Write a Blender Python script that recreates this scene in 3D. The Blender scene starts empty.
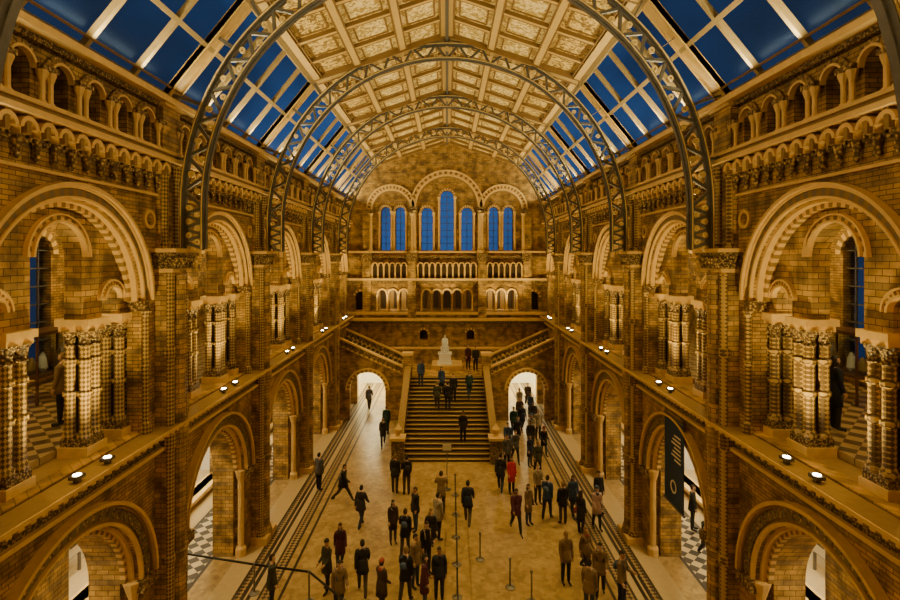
import bpy, math, random
from math import pi, sin, cos, sqrt
from mathutils import Vector, Matrix
from mathutils.geometry import tessellate_polygon
random.seed(7)
H = 11.0          # all architecture is written relative to eye level; floor is at world z = 0
S = 6.6
PIERS = [-6.0, 0.6, 7.2, 13.8, 20.4, 27.0, 33.6]
BACK = 39.0
BAYS = [(PIERS[i], PIERS[i+1]) for i in range(6)] + [(33.6, 39.0)]
FRONT = -6.0
col = bpy.context.scene.collection

# ------------------------------------------------------------------ materials
def new_mat(name):
    m = bpy.data.materials.new(name); m.use_nodes = True
    nt = m.node_tree; b = nt.nodes['Principled BSDF']
    return m, nt, b
def N(nt, t, **kw):
    n = nt.nodes.new(t)
    for k, v in kw.items(): setattr(n, k, v)
    return n
def L(nt, a, b): nt.links.new(a, b)
def plain(name, c, rough=0.6, metal=0.0, emit=None, es=0.0, noise=0.0):
    m, nt, b = new_mat(name)
    b.inputs['Base Color'].default_value = (*c, 1)
    b.inputs['Roughness'].default_value = rough
    b.inputs['Metallic'].default_value = metal
    if emit:
        b.inputs['Emission Color'].default_value = (*emit, 1)
        b.inputs['Emission Strength'].default_value = es
    if noise > 0:
        tc = N(nt, 'ShaderNodeTexCoord'); no = N(nt, 'ShaderNodeTexNoise'); no.inputs['Scale'].default_value = 6
        no.inputs['Detail'].default_value = 5
        L(nt, tc.outputs['Object'], no.inputs['Vector'])
        mx = N(nt, 'ShaderNodeMix', data_type='RGBA')
        mx.inputs['A'].default_value = (*[x*(1-noise) for x in c], 1)
        mx.inputs['B'].default_value = (*[min(1, x*(1+noise)) for x in c], 1)
        L(nt, no.outputs['Fac'], mx.inputs['Factor']); L(nt, mx.outputs['Result'], b.inputs['Base Color'])
    return m
def uvz(nt, sx=1.0, sz=1.0):
    tc = N(nt, 'ShaderNodeTexCoord'); sp = N(nt, 'ShaderNodeSeparateXYZ'); L(nt, tc.outputs['Object'], sp.inputs[0])
    ad = N(nt, 'ShaderNodeMath', operation='ADD'); L(nt, sp.outputs['X'], ad.inputs[0]); L(nt, sp.outputs['Y'], ad.inputs[1])
    cb = N(nt, 'ShaderNodeCombineXYZ'); 
    m1 = N(nt, 'ShaderNodeMath', operation='MULTIPLY'); m1.inputs[1].default_value = sx; L(nt, ad.outputs[0], m1.inputs[0])
    m2 = N(nt, 'ShaderNodeMath', operation='MULTIPLY'); m2.inputs[1].default_value = sz; L(nt, sp.outputs['Z'], m2.inputs[0])
    L(nt, m1.outputs[0], cb.inputs[0]); L(nt, m2.outputs[0], cb.inputs[1])
    return tc, sp, cb
def brick(name, c1, c2, mortar, band=None, bw=0.28, rh=0.09, bump=0.6, every=8, bandamt=0.5):
    m, nt, b = new_mat(name); b.inputs['Roughness'].default_value = 0.6
    tc, sp, cb = uvz(nt)
    br = N(nt, 'ShaderNodeTexBrick'); L(nt, cb.outputs[0], br.inputs['Vector'])
    br.inputs['Color1'].default_value = (*c1, 1); br.inputs['Color2'].default_value = (*c2, 1)
    br.inputs['Mortar'].default_value = (*mortar, 1); br.inputs['Scale'].default_value = 1
    br.inputs['Mortar Size'].default_value = 0.008; br.inputs['Brick Width'].default_value = bw
    br.inputs['Row Height'].default_value = rh; br.inputs['Bias'].default_value = -0.1
    no = N(nt, 'ShaderNodeTexNoise'); no.inputs['Scale'].default_value = 2.2; no.inputs['Detail'].default_value = 9
    L(nt, tc.outputs['Object'], no.inputs['Vector'])
    rp = N(nt, 'ShaderNodeValToRGB'); rp.color_ramp.elements[0].position = 0.36; rp.color_ramp.elements[1].position = 0.62
    rp.color_ramp.elements[0].color = (0.40, 0.36, 0.32, 1); rp.color_ramp.elements[1].color = (1.15, 1.1, 1.02, 1)
    L(nt, no.outputs['Fac'], rp.inputs['Fac'])
    out = br.outputs['Color']
    if band:
        pg = N(nt, 'ShaderNodeMath', operation='FRACT'); mm = N(nt, 'ShaderNodeMath', operation='MULTIPLY')
        mm.inputs[1].default_value = 1/(rh*every); L(nt, sp.outputs['Z'], mm.inputs[0]); L(nt, mm.outputs[0], pg.inputs[0])
        lt = N(nt, 'ShaderNodeMath', operation='LESS_THAN'); lt.inputs[1].default_value = 1/every; L(nt, pg.outputs[0], lt.inputs[0])
        sc = N(nt, 'ShaderNodeMath', operation='MULTIPLY'); sc.inputs[1].default_value = bandamt; L(nt, lt.outputs[0], sc.inputs[0])
        mb = N(nt, 'ShaderNodeMix', data_type='RGBA'); L(nt, sc.outputs[0], mb.inputs['Factor']); L(nt, out, mb.inputs['A'])
        mb.inputs['B'].default_value = (*band, 1); out = mb.outputs['Result']
    mu = N(nt, 'ShaderNodeMix', data_type='RGBA', blend_type='MULTIPLY'); mu.inputs['Factor'].default_value = 1
    L(nt, out, mu.inputs['A']); L(nt, rp.outputs['Color'], mu.inputs['B']); L(nt, mu.outputs['Result'], b.inputs['Base Color'])
    bp = N(nt, 'ShaderNodeBump'); bp.inputs['Strength'].default_value = bump; bp.inputs['Distance'].default_value = 0.03
    inv = N(nt, 'ShaderNodeMath', operation='SUBTRACT'); inv.inputs[0].default_value = 1; L(nt, br.outputs['Fac'], inv.inputs[1])
    L(nt, inv.outputs[0], bp.inputs['Height']); L(nt, bp.outputs[0], b.inputs['Normal'])
    return m
def carved(name, c, dark, scale=9, bump=0.8, lo=0.35, hi=0.95):
    m, nt, b = new_mat(name); b.inputs['Roughness'].default_value = 0.55
    tc = N(nt, 'ShaderNodeTexCoord'); vo = N(nt, 'ShaderNodeTexVoronoi'); vo.inputs['Scale'].default_value = scale
    L(nt, tc.outputs['Object'], vo.inputs['Vector'])
    no = N(nt, 'ShaderNodeTexNoise'); no.inputs['Scale'].default_value = scale*1.6; no.inputs['Detail'].default_value = 6
    L(nt, tc.outputs['Object'], no.inputs['Vector'])
    ad = N(nt, 'ShaderNodeMath', operation='MULTIPLY_ADD'); ad.inputs[1].default_value = 0.7
    L(nt, no.outputs['Fac'], ad.inputs[0]); L(nt, vo.outputs['Distance'], ad.inputs[2])
    rp = N(nt, 'ShaderNodeValToRGB'); rp.color_ramp.elements[0].position = lo; rp.color_ramp.elements[1].position = hi
    rp.color_ramp.elements[0].color = (*c, 1); rp.color_ramp.elements[1].color = (*dark, 1)  # hollows of the carving get their shade painted into the colour
    L(nt, ad.outputs[0], rp.inputs['Fac']); L(nt, rp.outputs['Color'], b.inputs['Base Color'])
    bp = N(nt, 'ShaderNodeBump'); bp.inputs['Strength'].default_value = bump; bp.inputs['Distance'].default_value = 0.04; bp.invert = True
    L(nt, ad.outputs[0], bp.inputs['Height']); L(nt, bp.outputs[0], b.inputs['Normal'])
    return m
def shaft(name, c, dark):
    m, nt, b = new_mat(name); b.inputs['Roughness'].default_value = 0.5
    tc, sp, cb = uvz(nt)
    mp = N(nt, 'ShaderNodeMapping'); mp.inputs['Rotation'].default_value[2] = pi/4; L(nt, cb.outputs[0], mp.inputs[0])
    ch = N(nt, 'ShaderNodeTexChecker'); ch.inputs['Scale'].default_value = 14
    ch.inputs['Color1'].default_value = (*c, 1); ch.inputs['Color2'].default_value = (*dark, 1)
    L(nt, mp.outputs[0], ch.inputs['Vector'])
    L(nt, ch.outputs['Color'], b.inputs['Base Color'])
    bp = N(nt, 'ShaderNodeBump'); bp.inputs['Strength'].default_value = 0.8; bp.inputs['Distance'].default_value = 0.02
    L(nt, ch.outputs['Fac'], bp.inputs['Height']); L(nt, bp.outputs[0], b.inputs['Normal'])
    return m
M_BRICK = brick('terracotta_brick', (0.56,0.36,0.095), (0.34,0.20,0.045), (0.10,0.055,0.015), band=(0.22,0.17,0.09))
M_BLOCK = brick('terracotta_block', (0.62,0.41,0.125), (0.38,0.24,0.06), (0.09,0.05,0.015), band=(0.22,0.17,0.10), bw=0.30, rh=0.13, every=4)
M_CARVE = carved('carved_terracotta', (0.74,0.51,0.18), (0.10,0.055,0.015), scale=14)
M_CARVE2 = carved('carved_terracotta_fine', (0.70,0.48,0.17), (0.08,0.045,0.012), scale=20, bump=1.0)
M_SHAFT = shaft('diapered_shaft', (0.52,0.35,0.11), (0.13,0.075,0.02))
M_BUFF = plain('buff_terracotta', (0.72,0.49,0.18), 0.5, noise=0.2)
M_TAN = plain('tan_terracotta', (0.28,0.17,0.048), 0.6, noise=0.25)
M_GREYB = plain('grey_blue_terracotta', (0.19,0.15,0.085), 0.6, noise=0.2)
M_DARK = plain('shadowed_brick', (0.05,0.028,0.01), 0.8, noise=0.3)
M_IRON = plain('painted_iron', (0.13,0.12,0.10), 0.4, 0.3, noise=0.25)
M_GILD = plain('gilded_iron', (0.75,0.56,0.22), 0.4, 0.2, noise=0.2)
M_CREAM = plain('gold_brown_timber', (0.58,0.39,0.13), 0.5, noise=0.12)
M_BROWN = plain('brown_panel_moulding', (0.22,0.125,0.035), 0.5)
M_BAR = plain('glazing_bar', (0.36,0.26,0.11), 0.5, noise=0.2)
M_WHITE = plain('white_plaster', (0.80,0.76,0.62), 0.6)
M_MARBLE = plain('white_marble', (0.75,0.73,0.66), 0.35, noise=0.08)
M_STEEL = plain('brushed_steel', (0.25,0.24,0.22), 0.35, 0.8)
M_BLACK = plain('black_webbing', (0.01,0.01,0.012), 0.6)
M_NAVY = plain('navy_banner_cloth', (0.010,0.035,0.10), 0.7)
M_LENS = plain('lamp_lens', (1,0.9,0.7), 0.3, emit=(1.0,0.88,0.62), es=60)
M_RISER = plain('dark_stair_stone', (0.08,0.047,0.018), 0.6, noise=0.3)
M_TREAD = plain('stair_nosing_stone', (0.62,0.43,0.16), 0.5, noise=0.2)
M_WOOD = plain('mahogany', (0.10,0.045,0.02), 0.4, noise=0.2)

def panel_mat(name, base, ink, scale):
    m, nt, b = new_mat(name); b.inputs['Roughness'].default_value = 0.5
    tc = N(nt, 'ShaderNodeTexCoord'); no = N(nt, 'ShaderNodeTexNoise'); no.inputs['Scale'].default_value = scale
    no.inputs['Detail'].default_value = 4; no.inputs['Distortion'].default_value = 1.6
    L(nt, tc.outputs['Object'], no.inputs['Vector'])
    rp = N(nt, 'ShaderNodeValToRGB'); e = rp.color_ramp.elements
    e[0].position = 0.44; e[0].color = (*ink, 1); e[1].position = 0.54; e[1].color = (*base, 1)
    L(nt, no.outputs['Fac'], rp.inputs['Fac']); L(nt, rp.outputs['Color'], b.inputs['Base Color'])
    return m
M_PANEL = panel_mat('painted_botanical_panel', (0.88,0.71,0.33), (0.40,0.27,0.06), 4.5)
M_PANEL2 = panel_mat('gilded_botanical_panel', (0.74,0.53,0.17), (0.20,0.12,0.03), 5.5)

def glass(name, tint):
    m = bpy.data.materials.new(name); m.use_nodes = True; nt = m.node_tree; nt.nodes.clear()
    o = N(nt, 'ShaderNodeOutputMaterial'); t = N(nt, 'ShaderNodeBsdfTransparent'); t.inputs[0].default_value = (*tint, 1)
    g = N(nt, 'ShaderNodeBsdfGlossy'); g.inputs['Roughness'].default_value = 0.35; g.inputs[0].default_value = (0.2,0.3,0.5,1)
    mx = N(nt, 'ShaderNodeMixShader'); mx.inputs[0].default_value = 0.008
    L(nt, t.outputs[0], mx.inputs[1]); L(nt, g.outputs[0], mx.inputs[2]); L(nt, mx.outputs[0], o.inputs[0])
    return m
M_GLASS = glass('roof_glass', (0.9,0.95,1.0))

def floor_mat():
    m, nt, b = new_mat('mosaic_terrazzo'); b.inputs['Roughness'].default_value = 0.34
    tc = N(nt, 'ShaderNodeTexCoord'); vo = N(nt, 'ShaderNodeTexVoronoi'); vo.inputs['Scale'].default_value = 6
    L(nt, tc.outputs['Object'], vo.inputs['Vector'])
    no = N(nt, 'ShaderNodeTexNoise'); no.inputs['Scale'].default_value = 1.2; no.inputs['Detail'].default_value = 8
    L(nt, tc.outputs['Object'], no.inputs['Vector'])
    rp = N(nt, 'ShaderNodeValToRGB'); e = rp.color_ramp.elements
    e[0].position = 0.25; e[0].color = (0.33,0.225,0.085,1); e[1].position = 0.75; e[1].color = (0.54,0.385,0.16,1)
    L(nt, no.outputs['Fac'], rp.inputs['Fac'])
    r2 = N(nt, 'ShaderNodeValToRGB'); r2.color_ramp.elements[0].color = (0.5,0.46,0.40,1); r2.color_ramp.elements[1].color = (1.15,1.12,1.05,1)
    L(nt, vo.outputs['Color'], r2.inputs['Fac'])
    mu = N(nt, 'ShaderNodeMix', data_type='RGBA', blend_type='MULTIPLY'); mu.inputs['Factor'].default_value = 0.8
    L(nt, rp.outputs['Color'], mu.inputs['A']); L(nt, r2.outputs['Color'], mu.inputs['B']); L(nt, mu.outputs['Result'], b.inputs['Base Color'])
    return m
M_FLOOR = floor_mat()
def checker(name, c1, c2, scale, rot=0.0):
    m, nt, b = new_mat(name); b.inputs['Roughness'].default_value = 0.35
    tc = N(nt, 'ShaderNodeTexCoord'); mp = N(nt, 'ShaderNodeMapping'); mp.inputs['Rotation'].default_value[2] = rot
    mp.inputs['Location'].default_value[2] = 0.013
    ch = N(nt, 'ShaderNodeTexChecker'); ch.inputs['Scale'].default_value = scale
    ch.inputs['Color1'].default_value = (*c1, 1); ch.inputs['Color2'].default_value = (*c2, 1)
    L(nt, tc.outputs['Object'], mp.inputs[0]); L(nt, mp.outputs[0], ch.inputs['Vector']); L(nt, ch.outputs['Color'], b.inputs['Base Color'])
    return m
M_CHECK = checker('diamond_tiles', (0.66,0.55,0.35), (0.05,0.04,0.035), 3.0, pi/4)
M_CHECKG = checker('gallery_tiles', (0.46,0.34,0.17), (0.12,0.08,0.04), 3.0, pi/4)
M_CHECKS = checker('border_mosaic', (0.36,0.25,0.11), (0.04,0.028,0.016), 8.0, pi/4)
M_PALE = plain('pale_terrazzo', (0.48,0.36,0.18), 0.35, noise=0.15)
M_LINE = plain('dark_mosaic_line', (0.03,0.022,0.015), 0.4)

# ------------------------------------------------------------------ mesh builder
class MB:
    def __init__(s): s.v = []; s.f = []; s.m = []; s.mats = []
    def mi(s, mat):
        if mat not in s.mats: s.mats.append(mat)
        return s.mats.index(mat)
    def add(s, vs, fs, mat):
        b = len(s.v); s.v += [tuple(v) for v in vs]; i = s.mi(mat)
        for f in fs: s.f.append([b+k for k in f]); s.m.append(i)
    def hexa(s, p, mat):
        s.add(p, [(0,3,2,1),(4,5,6,7),(0,1,5,4),(1,2,6,5),(2,3,7,6),(3,0,4,7)], mat)
    def box(s, x0, x1, y0, y1, z0, z1, mat):
        s.hexa([(x0,y0,z0),(x1,y0,z0),(x1,y1,z0),(x0,y1,z0),(x0,y0,z1),(x1,y0,z1),(x1,y1,z1),(x0,y1,z1)], mat)
    def fbox(s, F, u0, u1, w0, w1, d0, d1, mat):
        s.hexa([F(u0,w0,d0),F(u1,w0,d0),F(u1,w0,d1),F(u0,w0,d1),F(u0,w1,d0),F(u1,w1,d0),F(u1,w1,d1),F(u0,w1,d1)], mat)
    def beam(s, p0, p1, wv, hv, mat):
        p0, p1, wv, hv = map(Vector, (p0, p1, wv, hv)); w = wv/2; h = hv/2
        s.hexa([p0-w-h, p0+w-h, p1+w-h, p1-w-h, p0-w+h, p0+w+h, p1+w+h, p1-w+h], mat)
    def lathe(s, cx, cy, prof, n, mat, a0=0.0, sx=1.0, sy=1.0):
        vs = []; fs = []
        for (r, z) in prof:
            for k in range(n):
                a = a0 + 2*pi*k/n; vs.append((cx+r*cos(a)*sx, cy+r*sin(a)*sy, z))
        for j in range(len(prof)-1):
            for k in range(n):
                k2 = (k+1) % n; fs.append((j*n+k, j*n+k2, (j+1)*n+k2, (j+1)*n+k))
        fs.append(tuple(range(n-1, -1, -1))); fs.append(tuple((len(prof)-1)*n+k for k in range(n)))
        s.add(vs, fs, mat)
    def slab(s, F, outline, holes, d0, d1, mat):
        loops = [outline]+holes
        flat = [p for l in loops for p in l]; n = len(flat)
        tris = tessellate_polygon([[Vector((p[0], p[1], 0)) for p in l] for l in loops])
        vs = [F(p[0], p[1], d0) for p in flat]+[F(p[0], p[1], d1) for p in flat]
        fs = [tuple(t) for t in tris]+[tuple(i+n for i in reversed(t)) for t in tris]
        o = 0
        for l in loops:
            k = len(l)
            for i in range(k):
                a = o+i; b2 = o+(i+1) % k; fs.append((a, b2, b2+n, a+n))
            o += k
        s.add(vs, fs, mat)
    def ring(s, F, cu, cz, r0, r1, d0, d1, n, mats, a0=0.0, a1=pi):
        for i in range(n):
            p = a0+(a1-a0)*i/n; q = a0+(a1-a0)*(i+1)/n
            pts = []
            for a in (p, q):
                pts.append([(cu+r*cos(a), cz+r*sin(a)) for r in (r0, r1)])
            vs = [F(*pts[0][0], d0), F(*pts[0][1], d0), F(*pts[1][1], d0), F(*pts[1][0], d0),
                  F(*pts[0][0], d1), F(*pts[0][1], d1), F(*pts[1][1], d1), F(*pts[1][0], d1)]
            s.hexa(vs, mats[i % len(mats)])
    def obj(s, name, z=H, smooth=False, link=True):
        me = bpy.data.meshes.new(name); me.from_pydata([(a, b, c+z) for a, b, c in s.v], [], s.f)
        for m in s.mats: me.materials.append(m)
        me.polygons.foreach_set('material_index', s.m)
        if smooth: me.polygons.foreach_set('use_smooth', [True]*len(me.polygons))
        me.update()
        import bmesh
        bm = bmesh.new(); bm.from_mesh(me); bmesh.ops.recalc_face_normals(bm, faces=bm.faces); bm.to_mesh(me); bm.free()
        if not link: return me
        o = bpy.data.objects.new(name, me); col.objects.link(o); return o
def inst(name, me, loc, rz=0.0, sc=1.0):
    o = bpy.data.objects.new(name, me); o.location = loc; o.rotation_euler = (0, 0, rz); o.scale = (sc, sc, sc); col.objects.link(o); return o
def arch(cu, zb, zs, r, n=20):
    return [(cu-r, zb)]+[(cu-r*cos(pi*i/n), zs+r*sin(pi*i/n)) for i in range(n+1)]+[(cu+r, zb)]

# ------------------------------------------------------------------ side walls
BR, BS = 2.25, -1.08
TRI = ((-1.62, 0.28, -0.98), (0, 0.70, 0.0), (1.62, 0.28, -0.98))
def side(sg, nm):
    F = lambda u, w, d: (sg*d, u, w)
    W = MB()
    holes = []
    for (a, b) in BAYS:
        c = (a+b)/2; k = (b-a)/S
        holes.append(arch(c, -4.3, BS, BR*k, 30))
        if a < 33: holes.append(arch(c, -11.2, -7.85, 2.15*k, 28))
        else: holes.append(arch(c-1.0, -11.2, -8.6, 1.1, 16))
        n = 6
        for i in range(n):
            u = c+(i-(n-1)/2)*0.95*k
            holes.append(arch(u, 2.78, 3.4, 0.27*k, 8))
    W.slab(F, [(FRONT, -11.4), (BACK, -11.4), (BACK, 4.05), (FRONT, 4.05)], holes, 7.5, 7.85, M_BRICK)
    lh = [arch((a+b)/2, -11.2, -7.85, 1.98*(b-a)/S, 24) for a, b in BAYS[:-1]]+[arch((33.6+39)/2-1.0, -11.2, -8.6, 1.0, 14)]
    W.slab(F, [(FRONT, -11.4), (BACK, -11.4), (BACK, -4.4), (FRONT, -4.4)], lh, 7.85, 8.6, M_BLOCK)
    for (a, b) in BAYS:
        c = (a+b)/2; k = (b-a)/S
        ol = [(a, -1.35)]
        for (cu, r, sp) in TRI:
            ol += [(c+p[0]*k, p[1]) for p in arch(cu, -1.35, sp, r, 14)]
        ol += [(b, -1.35), (b, 2.4), (a, 2.4)]
        W.slab(F, ol, [], 7.86, 8.25, M_BLOCK)
        W.fbox(F, a, c-2.4*k, -4.35, -1.35, 7.86, 8.45, M_BLOCK)
        W.fbox(F, c+2.4*k, b, -4.35, -1.35, 7.86, 8.45, M_BLOCK)
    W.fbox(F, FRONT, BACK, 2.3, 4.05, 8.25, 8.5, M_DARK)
    W.obj('wall_'+nm)
    T = MB()
    for (a, b) in BAYS:
        c = (a+b)/2; k = (b-a)/S
        R = BR*k; zs = BS
        T.ring(F, c, zs, R, R+0.05, 7.42, 7.5, 48, [M_BUFF])
        T.ring(F, c, zs, R+0.05, R+0.21, 7.46, 7.5, 60, [M_TAN, M_GREYB])
        T.ring(F, c, zs, R+0.21, R+0.25, 7.40, 7.5, 48, [M_BUFF])
        T.ring(F, c, zs, R+0.25, R+0.32, 7.33, 7.5, 48, [M_BUFF])
        T.ring(F, c, zs, R-0.07, R, 7.56, 7.86, 48, [M_BUFF])
        T.ring(F, c, zs, R-0.17, R-0.07, 7.70, 7.86, 60, [M_TAN, M_BUFF])
        for e in (-1, 1):
            T.fbox(F, c+e*(R+0.06)-0.12, c+e*(R+0.06)+0.12, zs-0.25, zs, 7.38, 7.86, M_CARVE)
            x, y, _ = F(c+e*(R+0.12), 0, 7.46)
            T.lathe(x, y, [(0.14,-4.35),(0.14,-4.15),(0.08,-4.05),(0.08,-2.7),(0.11,-2.67),(0.11,-2.57),(0.08,-2.55),(0.08,zs-0.45),(0.14,zs-0.25)], 10, M_SHAFT)
        for (cu, r, sp) in TRI:
            T.ring(F, c+cu*k, sp, r*k, r*k+0.05, 7.74, 7.86, 18, [M_BUFF])
            T.ring(F, c+cu*k, sp, r*k+0.05, r*k+0.14, 7.80, 7.86, 24, [M_TAN, M_BUFF])
            T.ring(F, c+cu*k, sp, r*k+0.14, r*k+0.18, 7.76, 7.86, 18, [M_BUFF])
        if a < 33: cc, R, zs = c, 2.15*k, -7.85
        else: cc, R, zs = c-1.0, 1.1, -8.6
        T.ring(F, cc, zs, R, R+0.07, 7.40, 7.5, 44, [M_BUFF])
        T.ring(F, cc, zs, R+0.07, R+0.15, 7.46, 7.5, 60, [M_TAN])
        T.ring(F, cc, zs, R+0.15, R+0.36, 7.42, 7.5, 64, [M_CARVE, M_GREYB])
        T.ring(F, cc, zs, R+0.36, R+0.42, 7.36, 7.5, 44, [M_TAN])
        T.ring(F, cc, zs, R+0.42, R+0.50, 7.28, 7.5, 44, [M_BUFF])
        T.ring(F, cc, zs, R-0.08, R, 7.60, 7.86, 40, [M_BUFF])
        T.ring(F, cc, zs, R-0.17, R-0.08, 7.72, 7.86, 60, [M_TAN, M_BUFF])
        for s2 in (-1, 1):
            u = cc+s2*(R+0.2)
            T.fbox(F, u-0.3, u+0.3, zs-0.28, zs, 7.3, 7.5, M_CARVE)
            x, y, _ = F(cc+s2*(R-0.02), 0, 7.62)
            T.lathe(x, y, [(0.2,-11),(0.2,-10.75),(0.12,-10.65),(0.11,zs-0.4),(0.13,zs-0.35),(0.22,zs-0.05),(0.22,zs)], 10, M_BUFF)
        for s2 in (-1, 1):
            T.ring(F, c+s2*2.55*k, 0.95, 0.16, 0.24, 7.44, 7.5, 18, [M_BUFF], 0, 2*pi)
        n = 6
        for i in range(n):
            u = c+(i-(n-1)/2)*0.95*k
            T.ring(F, u, 3.4, 0.27*k, 0.32*k, 7.38, 7.5, 12, [M_BUFF])
            T.ring(F, u, 3.4, 0.32*k, 0.43*k, 7.43, 7.5, 14, [M_CARVE, M_TAN])
        for i in range(n+1):
            u = c+(i-n/2)*0.95*k
            for du in (-0.1, 0.1):
                x, y, _ = F(u+du, 0, 7.36)
                T.lathe(x, y, [(0.09,2.72),(0.09,2.8),(0.05,2.86),(0.05,3.2),(0.1,3.36),(0.1,3.4)], 8, M_BUFF)
            T.fbox(F, u-0.2, u+0.2, 3.4, 3.5, 7.26, 7.5, M_CARVE)
        m = 13; w = (b-a-0.9)/m
        for i in range(m):
            u = a+0.45+w*(i+0.5)
            T.ring(F, u, 2.12, w*0.34, w*0.52, 7.30, 7.5, 10, [M_BUFF])
            T.ring(F, u+w*0.5, 2.22, w*0.30, w*0.46, 7.18, 7.32, 10, [M_BUFF])
            T.ring(F, u, 2.12, w*0.10, w*0.24, 7.40, 7.5, 8, [M_CARVE], 0, 2*pi)
        for i in range(m+1):
            u = a+0.45+w*i
            x, y, _ = F(u, 0, 7.42)
            T.lathe(x, y, [(0.02,1.70),(0.08,1.80),(0.05,1.88),(0.09,2.05),(0.10,2.12)], 7, M_CARVE)
            T.fbox(F, u-0.05, u+0.05, 2.12, 2.46, 7.2, 7.5, M_TAN)
    T.fbox(F, FRONT, BACK, 2.46, 2.56, 7.08, 7.5, M_BUFF)
    T.fbox(F, FRONT, BACK, 2.56, 2.66, 7.18, 7.5, M_TAN)
    T.fbox(F, FRONT, BACK, 2.66, 2.74, 7.12, 7.5, M_BUFF)
    T.fbox(F, FRONT, BACK, 1.56, 1.62, 7.42, 7.5, M_BUFF)
    T.fbox(F, FRONT, BACK, 3.86, 3.98, 7.34, 7.5, M_CARVE2)
    T.fbox(F, FRONT, BACK, 3.98, 4.12, 7.10, 7.7, M_BUFF)
    T.fbox(F, FRONT, BACK, -4.43, -4.35, 6.98, 8.5, M_TAN)
    T.fbox(F, FRONT, BACK, -4.44, -4.36, 6.95, 6.98, M_BUFF)
    T.fbox(F, FRONT, BACK, -4.52, -4.43, 7.14, 7.5, M_TAN)
    T.fbox(F, FRONT, BACK, -4.60, -4.52, 7.20, 7.5, M_BUFF)
    T.fbox(F, FRONT, BACK, -4.86, -4.60, 7.34, 7.5, M_CARVE2)
    T.fbox(F, FRONT, BACK, -4.95, -4.86, 7.24, 7.5, M_BUFF)
    y = FRONT
    while y < BACK-0.2:
        T.fbox(F, y, y+0.12, -4.52, -4.43, 7.0, 7.14, M_BUFF); y += 0.25
    T.obj('trim_'+nm)
    G = MB()
    wh = []
    for (a, b) in BAYS:
        c = (a+b)/2; wh.append(arch(c, -3.9, 0.1, 0.62, 12))
    G.slab(F, [(FRONT, -4.2), (BACK, -4.2), (BACK, 2.3), (FRONT, 2.3)], wh, 13.5, 13.9, M_BRICK)
    G.fbox(F, FRONT, BACK, 2.3, 2.5, 8.5, 13.9, M_TAN)
    for (a, b) in BAYS:
        c = (a+b)/2
        G.ring(F, c, 0.1, 0.62, 0.85, 13.4, 13.5, 16, [M_BUFF, M_TAN])
        for q in (-0.2, 0.2): G.fbox(F, c+q-0.02, c+q+0.02, -3.9, 0.65, 13.6, 13.66, M_IRON)
        for q in range(7): G.fbox(F, c-0.62, c+0.62, -3.4+q*0.6, -3.36+q*0.6, 13.6, 13.66, M_IRON)
        G.fbox(F, c-0.8, c+0.8, -4.0, -3.9, 13.3, 13.5, M_BUFF)
    for py in PIERS[1:]:
        K = lambda u, w, d, py=py: (sg*u, py+d, w)
        G.slab(K, [(8.45, -4.25)]+arch(11.05, -4.25, -1.0, 1.95, 18)+[(13.5, -4.25), (13.5, 2.3), (8.45, 2.3)], [], -0.25, 0.25, M_BLOCK)
        G.ring(K, 11.05, -1.0, 1.95, 2.2, -0.31, 0.31, 26, [M_BUFF, M_TAN])
        for e in (-1, 1):
            G.fbox(K, 11.05+e*2.1-0.22, 11.05+e*2.1+0.22, -1.25, -1.0, -0.33, 0.33, M_CARVE)
    G.obj('gallery_wall_'+nm)
    A = MB()
    A.fbox(F, FRONT, BACK, -4.5, -4.2, 8.5, 13.9, M_CHECKG)
    A.obj('gallery_floor_'+nm)
    A = MB()
    ah = [arch((a+b)/2, -10.6, -8.4, 1.7, 18) for a, b in BAYS]
    A.slab(F, [(FRONT, -11.2), (BACK, -11.2), (BACK, -4.5), (FRONT, -4.5)], ah, 11.2, 11.6, M_BLOCK)
    A.fbox(F, FRONT, BACK, -11.2, -4.5, 13.3, 13.6, M_WHITE)
    A.fbox(F, FRONT, BACK, -10.75, -10.6, 10.95, 11.7, M_BUFF)
    for (a, b) in BAYS:
        A.ring(F, (a+b)/2, -8.4, 1.7, 1.95, 11.08, 11.2, 28, [M_BUFF, M_TAN])
    for py in PIERS[1:]:
        K = lambda u, w, d, py=py: (sg*u, py+d, w)
        A.slab(K, [(8.6, -11.1)]+arch(9.95, -11.1, -7.6, 1.15, 16)+[(11.2, -11.1), (11.2, -4.5), (8.6, -4.5)], [], -0.3, 0.3, M_BLOCK)
        A.fbox(K, 11.6, 13.3, -11.1, -4.5, -0.15, 0.15, M_WHITE)
    A.obj('aisle_wall_'+nm)
    Gl = MB()
    Gl.fbox(F, FRONT, BACK, -4.0, 1.0, 13.7, 13.71, M_GLASS)
    Gl.obj('window_'+('1' if sg < 0 else '2'))
side(-1, 'left'); side(1, 'right')

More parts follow.
